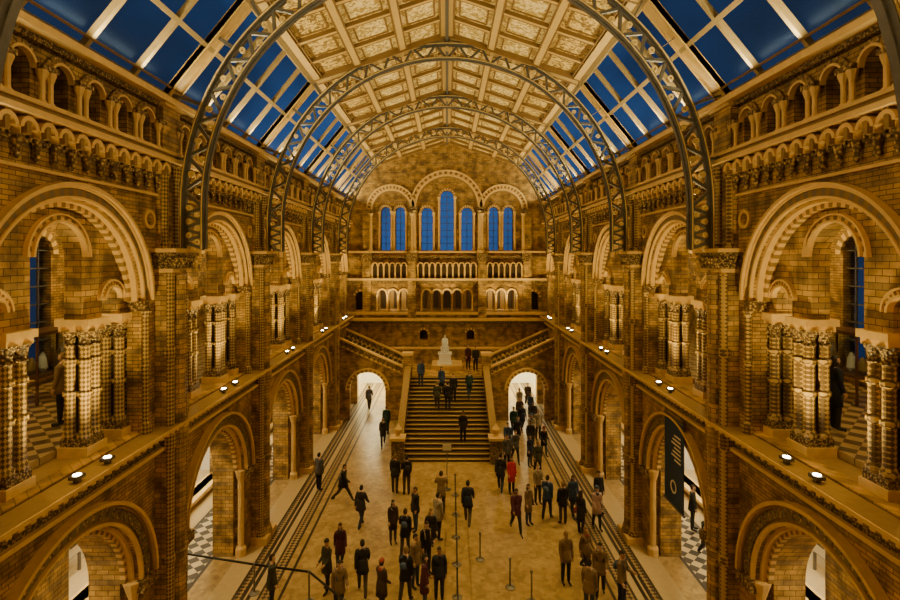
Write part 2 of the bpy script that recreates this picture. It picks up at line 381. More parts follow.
# ------------------------------------------------------------------ piers (shared mesh)
P = MB()
P.box(-0.25, 0.30, -0.46, 0.46, -11.0, -0.35, M_BLOCK)
for dy in (-0.33, 0.0, 0.33):
    r = 0.13 if dy else 0.19
    x = 0.30 if dy else 0.36
    P.lathe(x, dy, [(r*1.5,-11),(r*1.5,-10.7),(r*1.25,-10.6),(r,-10.5),(r,-7.95),(r*1.25,-7.9),(r*1.25,-7.75),(r,-7.7),(r,-5.0),(r*1.3,-4.9),(r*1.3,-4.5),(r,-4.4),
                    (r,-2.6),(r*1.25,-2.55),(r*1.25,-2.4),(r,-2.35),(r,-0.5),(r*1.2,-0.46),(r,-0.4),(r*1.1,-0.35)], 14, M_BLOCK if dy == 0 else M_SHAFT)
P.box(-0.25, 0.62, -0.6, 0.6, -11.0, -10.75, M_BUFF)
for i, (z0, z1, e) in enumerate([(-0.40,-0.30,0.02),(-0.30,-0.12,0.05),(-0.12,0.04,0.10),(0.04,0.12,0.16),(0.12,0.22,0.2)]):
    P.box(-0.25, 0.46+e, -0.46-e, 0.46+e, z0, z1, M_BUFF if i in (0, 4) else M_CARVE2)
for dy in [-0.45+0.15*k for k in range(7)]:
    P.lathe(0.52, dy, [(0.02,-0.28),(0.07,-0.1),(0.09,-0.02),(0.03,0.02)], 6, M_CARVE)
P.box(-0.25, 0.12, -0.42, 0.42, 0.22, 2.4, M_BLOCK)
for dy in (-0.27, 0.27):
    P.lathe(0.14, dy, [(0.15,0.22),(0.15,0.32),(0.1,0.4),(0.1,2.0),(0.16,2.25),(0.16,2.4)], 10, M_SHAFT)
P.box(-0.25, 0.3, -0.5, 0.5, 2.4, 2.72, M_CARVE)
P.box(-0.25, 0.2, -0.42, 0.42, 2.72, 3.9, M_BLOCK)
P.box(-0.25, 0.3, -0.5, 0.5, 3.9, 4.16, M_BUFF)
pier_me = P.obj('stone_pier', z=H, link=False)
for y in PIERS[1:]:
    inst('stone_pier', pier_me, (-7.5, y, 0), 0); inst('stone_pier', pier_me, (7.5, y, 0), pi)

# ------------------------------------------------------------------ gallery columns (shared mesh)
C = MB()
C.box(-0.33, 0.33, -0.33, 0.33, -4.35, -4.12, M_BUFF); C.box(-0.29, 0.29, -0.29, 0.29, -4.12, -3.95, M_CARVE2)
for dx in (-0.16, 0.16):
    for dy in (-0.16, 0.16):
        C.lathe(dx, dy, [(0.15,-3.95),(0.15,-3.85),(0.11,-3.78),(0.11,-3.05),(0.145,-3.02),(0.145,-2.94),(0.11,-2.91)], 14, M_SHAFT)
        C.lathe(dx, dy, [(0.11,-2.91),(0.11,-2.35),(0.145,-2.32),(0.145,-2.24),(0.11,-2.21),(0.11,-1.95)], 14, M_SHAFT)
        C.lathe(dx, dy, [(0.11,-1.95),(0.14,-1.92),(0.11,-1.88),(0.125,-1.75),(0.19,-1.60)], 10, M_CARVE2)
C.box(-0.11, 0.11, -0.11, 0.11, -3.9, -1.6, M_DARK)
C.box(-0.31, 0.31, -0.31, 0.31, -1.62, -1.50, M_BUFF); C.box(-0.36, 0.36, -0.36, 0.36, -1.50, -1.35, M_BUFF)
col_me = C.obj('gallery_column', z=H, link=False)
for (a, b) in BAYS:
    c = (a+b)/2; k = (b-a)/S
    for sg in (-1, 1):
        for u in (-2.22, -1.03, 1.03, 2.22):
            inst('gallery_column', col_me, (sg*8.08, c+u*k, 0))

# ------------------------------------------------------------------ roof
XB = 5.2
S1, S2 = 0.3365, 1.234
def RZ(X):
    X = abs(X); return 8.75-S1*X if X <= XB else 7.0-(X-XB)*S2
R = MB()
for sg in (-1, 1):
    def fr(slope):
        return Vector((sg, 0, -slope)).normalized(), Vector((sg*slope, 0, 1)).normalized()
    def P3(X, y, off, slope): return Vector((sg*X, y, RZ(X)))+fr(slope)[1]*off
    def lbar(X, w, h, mat, off=0.0):
        sl = S2 if X > XB else S1; t, n = fr(sl)
        R.beam(P3(X, FRONT, off, sl), P3(X, BACK, off, sl), t*w, n*h, mat)
    def sbar(X0, X1, y, w, h, mat, off=0.0):
        sl = S2 if max(X0, X1) > XB+0.01 else S1; t, n = fr(sl)
        R.beam(P3(X0, y, off, sl), P3(X1, y, off, sl), Vector((0, w, 0)), n*h, mat)
    for X, w, h in ((7.45,0.25,0.22),(6.35,0.12,0.14),(5.32,0.16,0.22)): lbar(X, w, h, M_BAR, -0.05)
    for X, w, h in ((5.1,0.28,0.26),(3.5,0.22,0.18),(1.75,0.22,0.18)): lbar(X, w, h, M_CREAM, -0.05)
    for X in (7.25, 5.22, 4.9, 3.64, 3.36, 1.89, 1.61, 0.28): lbar(X, 0.045, 0.12, M_BROWN, -0.08)
    for (xa, xb, mt) in ((XB,3.5,M_PANEL2),(3.5,1.75,M_PANEL),(1.75,0.0,M_PANEL)):
        R.hexa([P3(xa,FRONT,0,S1),P3(xb,FRONT,0,S1),P3(xb,BACK,0,S1),P3(xa,BACK,0,S1),P3(xa,FRONT,.12,S1),P3(xb,FRONT,.12,S1),P3(xb,BACK,.12,S1),P3(xa,BACK,.12,S1)], mt)
    t, n = fr(S1)
    for (a, b) in BAYS:
        for j in range(5):
            y = a+(b-a)*j/4
            big = j in (0, 4)
            if j < 4 or b == BACK:
                sbar(0.05, XB, y, 0.40 if big else 0.14, 0.24 if big else 0.14, M_CREAM, -0.05)
                sbar(XB, 7.5, y, 0.5 if big else 0.11, 0.14, M_BUFF if big else M_BAR, -0.05)
                if big:
                    for q in (-0.22, 0.22):
                        sbar(0.05, XB, y+q, 0.06, 0.28, M_BROWN, -0.06); sbar(XB, 7.5, y+q, 0.06, 0.2, M_CREAM, -0.06)
                else:
                    for q in (-0.09, 0.09): sbar(0.05, XB, y+q, 0.03, 0.16, M_BROWN, -0.05)
            if j < 4:
                w = (b-a)/4
                for (xa, xb) in ((4.75,3.85),(3.15,2.1),(1.4,0.45)):
                    for q in (y+0.26, y+w-0.26): sbar(xa, xb, q, 0.06, 0.05, M_BROWN, -0.01)
                    for X in (xa, xb): R.beam(P3(X, y+0.26, -0.01, S1), P3(X, y+w-0.26, -0.01, S1), t*0.06, n*0.05, M_BROWN)
R.box(-0.22, 0.22, FRONT, BACK, 8.55, 8.75, M_CREAM)
R.box(-0.06, 0.06, FRONT, BACK, 8.42, 8.6, M_IRON)
R.obj('ceiling')
i = 3
for sg in (-1, 1):
    G = MB(); n = Vector((sg*S2, 0, 1)).normalized()
    p = [Vector((sg*X, y, RZ(X)))+n*0.03 for X, y in ((7.6,FRONT),(XB+0.001,FRONT),(XB+0.001,BACK),(7.6,BACK))]
    G.hexa(p+[q+n*0.01 for q in p], M_GLASS); G.obj('window_%d' % i); i += 1

Tm = MB()
def prof(r):
    pts = []
    for k in range(6): pts.append((r, 0.22+(1.3-0.22)*k/6))
    for k in range(49):
        a = pi*k/48; pts.append((r*cos(a), 1.3+r*sin(a)*1.005))
    for k in range(5, -1, -1): pts.append((-r, 0.22+(1.3-0.22)*k/6))
    return pts
def path(pts, w, h, mat, y=0.0):
    for a, b in zip(pts[:-1], pts[1:]):
        d = Vector((b[0]-a[0], 0, b[1]-a[1])).normalized(); nn = Vector((-d.z, 0, d.x))
        Tm.beam(Vector((a[0], y, a[1]))-d*0.01, Vector((b[0], y, b[1]))+d*0.01, Vector((0, w, 0)), nn*h, mat)
ro, ri = prof(7.0), prof(6.45)
path(ro, 0.30, 0.07, M_IRON); path(ri, 0.30, 0.07, M_IRON); path(ro, 0.08, 0.16, M_IRON); path(ri, 0.08, 0.14, M_IRON)
path(ro, 0.32, 0.03, M_GILD); path(ri, 0.32, 0.03, M_GILD)
for k in range(len(ro)-1):
    A, B = (ro, ri) if k % 2 else (ri, ro)
    a, b = A[k], B[k+1]
    d = Vector((b[0]-a[0], 0, b[1]-a[1])).normalized(); nn = Vector((-d.z, 0, d.x))
    Tm.beam((a[0], 0, a[1]), (b[0], 0, b[1]), (0, 0.10, 0), nn*0.08, M_IRON)
    q = (B[k][0]*0.7+A[k][0]*0.3, B[k][1]*0.7+A[k][1]*0.3)
    Tm.ring(lambda u, w, dd: (u, dd, w), q[0], q[1], 0.03, 0.085, -0.04, 0.04, 8, [M_GILD], 0, 2*pi)
for sg in (-1, 1):
    for (xa, za, xb, zb) in ((4.9,6.3,5.25,6.9),(5.6,5.5,6.1,5.85),(6.45,4.02,7.3,4.3),(6.9,2.6,7.25,2.6)):
        Tm.beam((sg*xa, 0, za), (sg*xb, 0, zb), (0, 0.12, 0), (0.07, 0, 0.07), M_IRON)
Tm.beam((0,0,8.25),(0,0,8.55),(0,0.2,0),(0.2,0,0),M_IRON)
tr_me = Tm.obj('iron_roof_truss', z=H, link=False)
for y in PIERS[1:]: inst('iron_roof_truss', tr_me, (0, y, 0))

# ------------------------------------------------------------------ back wall
F = lambda u, w, d: (u, BACK-d, w)
B = MB()
holes = [arch(0, 0.5, 4.5, 0.5, 10), arch(-1.5, 0.5, 3.3, 0.42, 10), arch(1.5, 0.5, 3.3, 0.42, 10)]
for sg in (-1, 1):
    for u in (3.5, 4.6): holes.append(arch(sg*u, 0.5, 3.4, 0.36, 10))
    holes.append(arch(sg*6.45, -4.0, -3.0, 0.42, 10))
    holes.append(arch(sg*1.75, -6.2, -5.75, 0.3, 8))
    holes.append(arch(sg*5.6, -11.1, -8.9, 1.15, 14))
    for k in range(3): holes.append(arch(sg*(3.25+0.8*k), -4.0, -2.75, 0.28, 8))
for k in range(-2, 3): holes.append(arch(k*0.76, -4.0, -2.75, 0.28, 8))
out = [(-7.6, -11.4), (7.6, -11.4), (7.6, 4.05), (5.25, 7.05), (0, 8.8), (-5.25, 7.05), (-7.6, 4.05)]
B.slab(F, out, holes, -0.6, 0.0, M_BRICK)
for (cu, R0, cz) in ((0, 2.3, 3.75), (4.15, 1.42, 3.55), (-4.15, 1.42, 3.55)):
    B.ring(F, cu, cz, R0, R0+0.14, 0, 0.22, 34, [M_BUFF])
    B.ring(F, cu, cz, R0+0.14, R0+0.36, 0, 0.12, 40, [M_TAN, M_BUFF])
    B.ring(F, cu, cz, R0+0.36, R0+0.46, 0, 0.26, 34, [M_BUFF])
    B.ring(F, cu, cz, R0-0.12, R0, 0, 0.10, 34, [M_TAN])
    for e in (-1, 1):
        B.fbox(F, cu+e*(R0+0.2)-0.28, cu+e*(R0+0.2)+0.28, cz-0.3, cz, 0, 0.34, M_CARVE)
        B.lathe(cu+e*(R0+0.12), BACK-0.2, [(0.2,0.3),(0.2,0.5),(0.13,0.6),(0.12,cz-0.5),(0.2,cz-0.3)], 10, M_BUFF)
for (u, r, z, z0) in [(0,0.5,4.5,0.5),(-1.5,0.42,3.3,0.5),(1.5,0.42,3.3,0.5)]+[(s*q,0.36,3.4,0.5) for s in (-1,1) for q in (3.5,4.6)]:
    B.ring(F, u, z, r, r+0.16, 0, 0.12, 18, [M_BUFF, M_TAN])
    for e in (-1, 1):
        B.lathe(u+e*(r+0.1), BACK-0.1, [(0.12,z0),(0.08,z0+0.2),(0.08,z-0.25),(0.14,z)], 8, M_BUFF)
    B.fbox(F, u-0.02, u+0.02, z0, z+r, -0.3, -0.25, M_IRON)
    q = z0+0.5
    while q < z+r-0.1: B.fbox(F, u-r, u+r, q, q+0.03, -0.3, -0.25, M_IRON); q += 0.5
for e in (-1, 1):
    B.fbox(F, e*2.62-0.3, e*2.62+0.3, -4.7, 3.4, 0, 0.28, M_BLOCK)
    B.fbox(F, e*6.0-0.3, e*6.0+0.3, -4.7, 3.4, 0, 0.2, M_BLOCK)
    B.fbox(F, e*2.62-0.4, e*2.62+0.4, -0.3, 0.3, 0, 0.4, M_CARVE)
    B.fbox(F, e*6.0-0.4, e*6.0+0.4, -0.3, 0.3, 0, 0.3, M_CARVE)
for (z0, z1, d, m) in ((0.3,0.45,0.3,M_BUFF),(-0.05,0.1,0.16,M_CARVE2),(-1.75,-1.6,0.3,M_BUFF),(-2.0,-1.8,0.15,M_CARVE2),(-4.3,-4.1,0.25,M_BUFF),(-4.75,-4.55,0.45,M_BUFF),(-5.0,-4.78,0.25,M_CARVE2),(-6.9,-6.75,0.15,M_BUFF)):
    B.fbox(F, -7.5, 7.5, z0, z1, 0, d, m)
for (u0, u1) in ((-2.2, 2.2), (-5.6, -3.0), (3.0, 5.6)):
    n = int(round((u1-u0)/0.44)); w = (u1-u0)/n
    for k in range(n+1):
        u = u0+k*w
        B.lathe(u, BACK-0.12, [(0.1,-1.6),(0.06,-1.5),(0.06,-0.75),(0.11,-0.6)], 8, M_BUFF)
        if k < n: B.ring(F, u+w/2, -0.6, w*0.3, w*0.5, 0, 0.2, 8, [M_BUFF])
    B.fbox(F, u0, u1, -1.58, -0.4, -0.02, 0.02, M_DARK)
for us, zz in (([k*0.76 for k in range(-2, 3)], -2.75), ([3.25, 4.05, 4.85], -2.75), ([-3.25, -4.05, -4.85], -2.75)):
    for u in us:
        B.ring(F, u, zz, 0.28, 0.4, 0, 0.12, 10, [M_BUFF])
        for e in (-1, 1): B.lathe(u+e*0.38, BACK-0.12, [(0.1,-4.0),(0.06,-3.85),(0.06,-2.95),(0.1,-2.8)], 8, M_BUFF)
for e in (-1, 1):
    B.ring(F, e*6.45, -3.0, 0.42, 0.6, 0, 0.12, 12, [M_BUFF, M_TAN])
    B.ring(F, e*1.75, -5.75, 0.3, 0.45, 0, 0.1, 10, [M_BUFF, M_TAN])
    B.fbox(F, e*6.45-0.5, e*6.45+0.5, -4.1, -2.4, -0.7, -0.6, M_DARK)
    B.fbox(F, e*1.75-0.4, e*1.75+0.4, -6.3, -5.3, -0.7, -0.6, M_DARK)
B.box(-7.6, 7.6, BACK+0.6, BACK+3.4, -4.4, -4.2, M_TAN); B.box(-7.6, 7.6, BACK+3.2, BACK+3.4, -4.2, -1.5, M_TAN); B.box(-7.6, 7.6, BACK+0.6, BACK+3.4, -1.6, -1.4, M_TAN)
for k in range(-7, 8): B.box(k*1.0-0.3, k*1.0+0.3, BACK+3.1, BACK+3.2, -4.1, -2.4, M_DARK)
for e in (-1, 1):
    x0, x1 = sorted((e*3.6, e*7.4))
    B.box(x0, x1, BACK+6.4, BACK+6.6, -11.1, -6.5, M_WHITE); B.box(x0, x1, BACK+0.6, BACK+6.6, -6.7, -6.5, M_WHITE)
    B.box(x0-0.1, x0, BACK+0.6, BACK+6.6, -11.1, -6.5, M_WHITE); B.box(x1, x1+0.1, BACK+0.6, BACK+6.6, -11.1, -6.5, M_WHITE)
B.obj('wall_back')
G = MB(); G.box(-6, 6, BACK+0.4, BACK+0.41, 0.3, 5.2, M_GLASS); G.obj('window_5')
Bf = MB(); Bf.box(-14, 14, FRONT-0.3, FRONT, -11.4, 8.8, M_BRICK); Bf.obj('wall_front')
Bf = MB()
for e in (-1, 1):
    x0, x1 = sorted((e*7.6, e*13.9)); Bf.box(x0, x1, BACK, BACK+0.3, -11.4, 2.5, M_BRICK)
Bf.obj('gallery_end_wall')

# ------------------------------------------------------------------ floor
Fl = MB()
Fl.box(-5.35, 5.35, FRONT, BACK+6.6, -11.2, -11.0, M_FLOOR)
for sg in (-1, 1):
    seq = [(5.35,5.45,M_LINE),(5.45,5.68,M_FLOOR),(5.68,5.76,M_LINE),(5.76,6.04,M_CHECKS),(6.04,6.12,M_LINE),(6.12,6.35,M_PALE),(6.35,6.48,M_LINE),(6.48,6.54,M_PALE),(6.54,6.67,M_LINE),(6.67,6.85,M_CHECKS),(6.85,6.94,M_LINE),(6.94,7.7,M_PALE),(7.7,8.5,M_FLOOR),(8.5,8.62,M_LINE),(8.62,10.2,M_CHECK),(10.2,10.3,M_LINE),(10.3,14.0,M_PALE)]
    for a, b, m in seq:
        x0, x1 = sorted((sg*a, sg*b)); Fl.box(x0, x1, FRONT, BACK+6.6, -11.2, -11.0, m)
Fl.obj('floor')

# ------------------------------------------------------------------ grand staircase
St = MB()
Y0, NS, RUN, RISE = 27.9, 20, 0.355, 0.15
HW = 2.45
for i in range(NS):
    z1 = -11+(i+1)*RISE; y = Y0+i*RUN
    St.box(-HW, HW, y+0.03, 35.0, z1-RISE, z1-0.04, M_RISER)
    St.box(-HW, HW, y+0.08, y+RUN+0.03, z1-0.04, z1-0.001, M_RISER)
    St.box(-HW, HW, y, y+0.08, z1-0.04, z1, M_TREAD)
St.box(-2.9, 2.9, 35.0, BACK, -11.0, -8.0, M_BLOCK)
St.box(-1.1, 1.1, 36.9, BACK, -8.0, -7.75, M_BUFF)
for e in (-1, 1):
    G2 = lambda u, w, d, e=e: (e*d, u, w)
    St.slab(G2, [(Y0+0.1,-11),(35.2,-11),(35.2,-7.25),(Y0+0.1,-10.15)], [], 2.45, 2.75, M_BLOCK)
    St.slab(G2, [(Y0,-10.15),(35.2,-7.2),(35.2,-7.10),(Y0,-10.05)], [], 2.40, 2.80, M_TAN)
    for k in range(22):
        y = Y0+0.4+k*0.31; z = -10.15+(y-Y0)*0.404
        St.fbox(G2, y, y+0.14, z-0.55, z-0.1, 2.40, 2.45, M_CARVE)
    St.box(*sorted((e*2.3, e*2.95)), Y0-0.35, Y0+0.25, -11, -9.75, M_CARVE2)
    St.box(*sorted((e*2.22, e*3.03)), Y0-0.43, Y0+0.33, -9.75, -9.6, M_BUFF)
    St.lathe(e*2.62, Y0-0.05, [(0.22,-9.6),(0.1,-9.5),(0.2,-9.35),(0.22,-9.2),(0.1,-9.05),(0.02,-8.9)], 12, M_BUFF)
    St.box(*sorted((e*2.35, e*2.95)), 34.75, 35.35, -11, -6.6, M_BLOCK)
    St.box(*sorted((e*2.28, e*3.02)), 34.68, 35.42, -6.6, -6.42, M_BUFF)
    K = lambda u, w, d, e=e: (e*u, 35.0-d, w)
    St.slab(K, [(2.9,-11.05)]+arch(5.35, -11.05, -8.95, 1.2, 18)+[(7.5,-11.05),(7.5,-5.45),(2.9,-7.5)], [], -0.35, 0.0, M_BRICK)
    St.ring(K, 5.35, -8.95, 1.2, 1.38, 0, 0.1, 28, [M_BUFF, M_TAN]); St.ring(K, 5.35, -8.95, 1.38, 1.48, 0, 0.16, 28, [M_BUFF])
    for ya in (35.0, 38.6):
        St.beam((e*2.9, ya, -7.40), (e*7.5, ya, -5.35), (0, 0.34, 0), (0, 0, 0.13), M_BUFF)
        St.beam((e*2.9, ya, -7.85), (e*7.5, ya, -5.80), (0, 0.28, 0), (0, 0, 0.12), M_BUFF)
        for k in range(15):
            X = 3.05+k*0.31; z = -7.85+(X-2.9)*0.4457
            St.lathe(e*X, ya-0.1, [(0.07,z),(0.1,z+0.12),(0.05,z+0.3),(0.08,z+0.4)], 6, M_CARVE)
    St.box(*sorted((e*2.9, e*7.5)), 38.55, 38.75, -8.05, -7.8, M_BLOCK)
    K2 = lambda u, w, d, e=e: (e*u, 38.7-d, w)
    St.slab(K2, [(2.9,-8.0),(7.5,-6.3),(7.5,-5.9),(2.9,-7.95)], [], -0.1, 0.1, M_BLOCK)
    nn = 14
    for k in range(nn):
        x0 = 2.9+k*4.6/nn; z1 = -8.0+(k+1)*(2.0/nn)
        St.box(*sorted((e*x0, e*(x0+4.6/nn))), 35.2, 38.6, z1-0.3, z1, M_RISER)
        St.box(*sorted((e*x0, e*(x0+0.06))), 35.2, 38.6, z1, z1+0.004, M_TREAD)
    St.box(*sorted((e*7.5, e*8.6)), 35.2, 38.6, -6.2, -6.0, M_TREAD)
St.obj('grand_staircase')

# ------------------------------------------------------------------ people
def skin(verts, edges, radii, lvl):
    me = bpy.data.meshes.new('t'); me.from_pydata(verts, edges, [])
    o = bpy.data.objects.new('t', me); col.objects.link(o)
    m = o.modifiers.new('s', 'SKIN'); m.use_smooth_shade = True
    sv = me.skin_vertices[0].data
    for i, r in enumerate(radii):
        sv[i].radius = r if isinstance(r, tuple) else (r, r); sv[i].use_root = (i == 0)
    if lvl:
        ss = o.modifiers.new('u', 'SUBSURF'); ss.levels = lvl; ss.render_levels = lvl
    dg = bpy.context.evaluated_depsgraph_get(); ev = o.evaluated_get(dg); em = ev.to_mesh()
    vs = [tuple(v.co) for v in em.vertices]; fs = [tuple(p.vertices) for p in em.polygons]
    ev.to_mesh_clear(); bpy.data.objects.remove(o); bpy.data.meshes.remove(me)
    return vs, fs
def segd(p, a, b):
    ab = b-a; t = max(0, min(1, (p-a).dot(ab)/max(1e-9, ab.length_squared))); return (p-(a+ab*t)).length
SK, TOP, TRO, SHO, HAI, EYE, MOU, BAG = range(8)
slots = ['skin', 'top', 'trousers', 'shoes', 'hair', 'eye', 'lips', 'bag']
DUM = [plain('person_'+s, (0.5, 0.5, 0.5)) for s in slots]
def person_mesh(name, legL=(0, 0), legR=(0, 0), armL=(0, 0.15, 0.1), armR=(0, 0.15, 0.1), lean=0.0, coat=0, hair=0, bag=None, bulk=1.0, seated=False, female=False, turn=0.0):
    mb = MB(); mb.mats = list(DUM)
    sh = 0.155 if female else 0.172
    V = []; E = []; R_ = []; lab = []
    def vtx(p, r, parent=None, l=None):
        V.append(Vector(p)); R_.append(r); i = len(V)-1
        if parent is not None: E.append((parent, i)); lab.append(l)
        return i
    hz = 0.93
    T = lambda z: Vector((0, -sin(lean)*(z-hz), hz+cos(lean)*(z-hz)))
    pel = vtx((0, 0, hz), (0.155, 0.12))
    sp = vtx(T(1.10), (0.14*bulk, 0.11*bulk), pel, TOP)
    ch = vtx(T(1.27), (0.165*bulk, 0.125*bulk), sp, TOP)
    uc = vtx(T(1.40), (0.13*bulk, 0.10*bulk), ch, TOP)
    nk = vtx(T(1.50), 0.06, uc, SK)
    hb = vtx(T(1.58), 0.055, nk, SK)
    for s, leg in ((1, legL), (-1, legR)):
        a, k = leg
        hp = vtx((s*0.095, 0, hz-0.06), 0.105, pel, TRO)
        kn = V[hp]+Vector((s*0.01, -sin(a), -cos(a)))*0.41; mid = (V[hp]+kn)/2
        mi = vtx(mid, 0.092, hp, TRO)
        ki = vtx(kn, 0.072, mi, TRO)
        an = kn+Vector((0, -sin(a-k), -cos(a-k)))*0.40
        cf = vtx(kn*0.6+an*0.4+Vector((0, 0.012, 0)), 0.070, ki, TRO)
        ai = vtx(an, 0.055, cf, TRO)
        ft = (a-k)*0.75
        fd = Vector((s*0.12, -cos(ft), -0.15+sin(-ft))).normalized()
        b0_ = vtx(an+Vector((0,0.01,-0.045)), (0.048, 0.04), ai, SHO)
        b1 = vtx(an+fd*0.10+Vector((0, 0, -0.045)), (0.046, 0.036), b0_, SHO)
        vtx(an+fd*0.19+Vector((0, 0, -0.05)), (0.044, 0.026), b1, SHO)
    hands = []
    for s, arm in ((1, armL), (-1, armR)):
        b, e, spd = arm
        si = vtx(T(1.405)+Vector((s*sh, 0, 0)), 0.075*bulk, uc, TOP)
        ud = Vector((s*sin(spd), -sin(b)*cos(spd), -cos(b)*cos(spd)))
        um = vtx(V[si]+ud*0.13+Vector((s*0.012,0,0)), 0.066*bulk, si, TOP)
        el = vtx(V[si]+ud*0.28, 0.056*bulk, um, TOP)
        fd = Vector((s*sin(spd)*0.3 - s*0.25*(e > 1.2), -sin(b+e), -cos(b+e))).normalized()
        fm = vtx(V[el]+fd*0.11, 0.052*bulk, el, TOP)
        wr = vtx(V[el]+fd*0.235, 0.040, fm, TOP)
        pm = vtx(V[wr]+fd*0.055, (0.038, 0.028), wr, SK)
        vtx(V[wr]+fd*0.095, (0.038, 0.020), pm, SK)
        hands.append((s, V[wr].copy(), fd))
    vs, fs = skin([tuple(v) for v in V], E, R_, 2)
    segs = [(V[a], V[b], l) for (a, b), l in zip(E, lab)]
    base = len(mb.v); mb.v += vs
    for f in fs:
        c = Vector((0, 0, 0))
        for i in f: c += Vector(vs[i])
        c /= len(f)
        best = min(segs, key=lambda q: segd(c, q[0], q[1]))
        l = best[2]
        if l == TRO and c.z > hz-0.09 and not seated: l = TOP
        mb.f.append([base+i for i in f]); mb.m.append(l)
    for s, w, d in hands:
        n = Vector((-s, 0, 0)); n = (n-d*n.dot(d)).normalized(); l = d.cross(n)
        if l.y > 0: l = -l
        for off, ln in ((0.028, 0.07), (0.010, 0.08), (-0.009, 0.075), (-0.027, 0.058)):
            p0 = w+d*0.07+l*off*0.9; p1 = w+d*0.105+l*off; p2 = p1+(d*0.93+n*0.35)*ln*0.5; p3 = p2+(d*0.6+n*0.8)*ln*0.5
            v2, f2 = skin([tuple(p) for p in (p0, p1, p2, p3)], [(0,1),(1,2),(2,3)], [0.010, 0.0095, 0.0085, 0.0075], 1)
            b0 = len(mb.v); mb.v += v2
            for f in f2: mb.f.append([b0+i for i in f]); mb.m.append(SK)
        p0 = w+d*0.03+l*0.015; p1 = w+d*0.05+l*0.045+n*0.01; p2 = p1+(d*0.75+l*0.4+n*0.3)*0.035; p3 = p2+(d*0.9+n*0.3)*0.028
        v2, f2 = skin([tuple(p) for p in (p0, p1, p2, p3)], [(0,1),(1,2),(2,3)], [0.013, 0.012, 0.010, 0.008], 1)
        b0 = len(mb.v); mb.v += v2
        for f in f2: mb.f.append([b0+i for i in f]); mb.m.append(SK)
    hc = T(1.64)+Vector((0, -0.015, 0)); ct, stn = cos(turn), sin(turn)
    def HP(x, y, z): return (hc.x+x*ct-y*stn, hc.y+x*stn+y*ct, hc.z+z)
    def ell(cx, cy, cz, rx, ry, rz, mat, nu=14, nv=10, fn=None, keep=None):
        vs = []; fs = []
        for j in range(nv+1):
            t = pi*j/nv
            for k in range(nu):
                a = 2*pi*k/nu; x, y, z = sin(t)*cos(a), sin(t)*sin(a), cos(t)
                if fn: x, y, z = fn(x, y, z)
                vs.append((x, y, z))
        for j in range(nv):
            for k in range(nu):
                q = (j*nu+k, j*nu+(k+1) % nu, (j+1)*nu+(k+1) % nu, (j+1)*nu+k)
                if keep:
                    m = [sum(vs[i][c] for i in q)/4 for c in range(3)]
                    if not keep(*m): continue
                fs.append(q)
        b0 = len(mb.v); mb.v += [HP(cx+rx*x, cy+ry*y, cz+rz*z) for x, y, z in vs]
        for f in fs: mb.f.append([b0+i for i in f]); mb.m.append(mat)
    def hf(x, y, z):
        if z < 0:
            t = -z; x *= 1-0.32*t; y = y*(1-0.12*t)-0.12*t
            if y > 0: y *= 1-0.35*t
        if y < -0.75: y = -0.75+(y+0.75)*0.6
        return x, y, z
    ell(0, 0, 0, 0.074, 0.096, 0.118, SK, 18, 14, hf)
    ell(0, -0.088, -0.018, 0.013, 0.024, 0.024, SK, 8, 6, lambda x, y, z: (x*(1-0.4*z), y*(1-0.5*z), z))
    for s in (-1, 1):
        ell(s*0.029, -0.078, 0.008, 0.013, 0.009, 0.008, EYE, 8, 6)
        ell(s*0.029, -0.086, 0.008, 0.006, 0.004, 0.006, HAI, 6, 4)
        ell(s*0.029, -0.083, 0.028, 0.017, 0.006, 0.004, HAI, 8, 4)
        ell(s*0.074, 0.01, -0.005, 0.010, 0.018, 0.028, SK, 8, 6)
    ell(0, -0.085, -0.056, 0.022, 0.009, 0.006, MOU, 8, 6)
    if hair >= 0:
        ell(0, 0.008, 0.012, 0.083, 0.103, 0.122, HAI, 18, 14, None, lambda x, y, z: z > 0.52 or (y > -0.12 and z > -0.15) or (y > 0.25 and z > -0.7))
    if hair == 1:
        ell(0, 0.06, -0.11, 0.078, 0.055, 0.15, HAI, 12, 10)
        for s in (-1, 1): ell(s*0.062, 0.01, -0.08, 0.024, 0.045, 0.12, HAI, 8, 8)
    if hair == 2:
        ell(0, 0.10, 0.05, 0.035, 0.035, 0.035, HAI, 8, 6)
    if hair == 3:
        ell(0, 0.005, 0.05, 0.088, 0.108, 0.105, BAG, 16, 12, None, lambda x, y, z: z > -0.1)
    c = T(1.475); mb.lathe(c.x, c.y, [(0.11,c.z-0.07),(0.115,c.z-0.02),(0.09,c.z+0.03),(0.06,c.z+0.03)], 14, DUM[TOP] if coat != 3 else DUM[BAG], sy=0.95)
    if coat and not seated:
        L0 = {1: 0.76, 2: 0.55, 3: 0.64}[coat]
        st = max(abs(legL[0]), abs(legR[0]))
        mb.lathe(0, 0, [(0.10,1.20),(0.150*bulk,1.12),(0.168*bulk,1.0),(0.18*bulk,0.88),(0.19*bulk+0.03*st,L0),(0.175*bulk+0.03*st,L0+0.01),(0.12,0.95)], 24, DUM[TOP], sy=0.8+0.45*st)
    if bag == 'back':
        vs2, fs2 = skin([(0, 0.17, 1.12), (0, 0.19, 1.25), (0, 0.17, 1.38)], [(0,1),(1,2)], [(0.13,0.075),(0.14,0.09),(0.11,0.07)], 1)
        b0 = len(mb.v); mb.v += vs2
        for f in fs2: mb.f.append([b0+i for i in f]); mb.m.append(BAG)
        for s in (-1, 1):
            mb.beam((s*0.1, -0.135*bulk, 1.2), (s*0.11, -0.09, 1.44), (0.035, 0, 0), (0, 0.02, 0), DUM[BAG])
            mb.beam((s*0.11, -0.09, 1.48), (s*0.11, 0.12, 1.46), (0.035, 0, 0), (0, 0, 0.03), DUM[BAG])
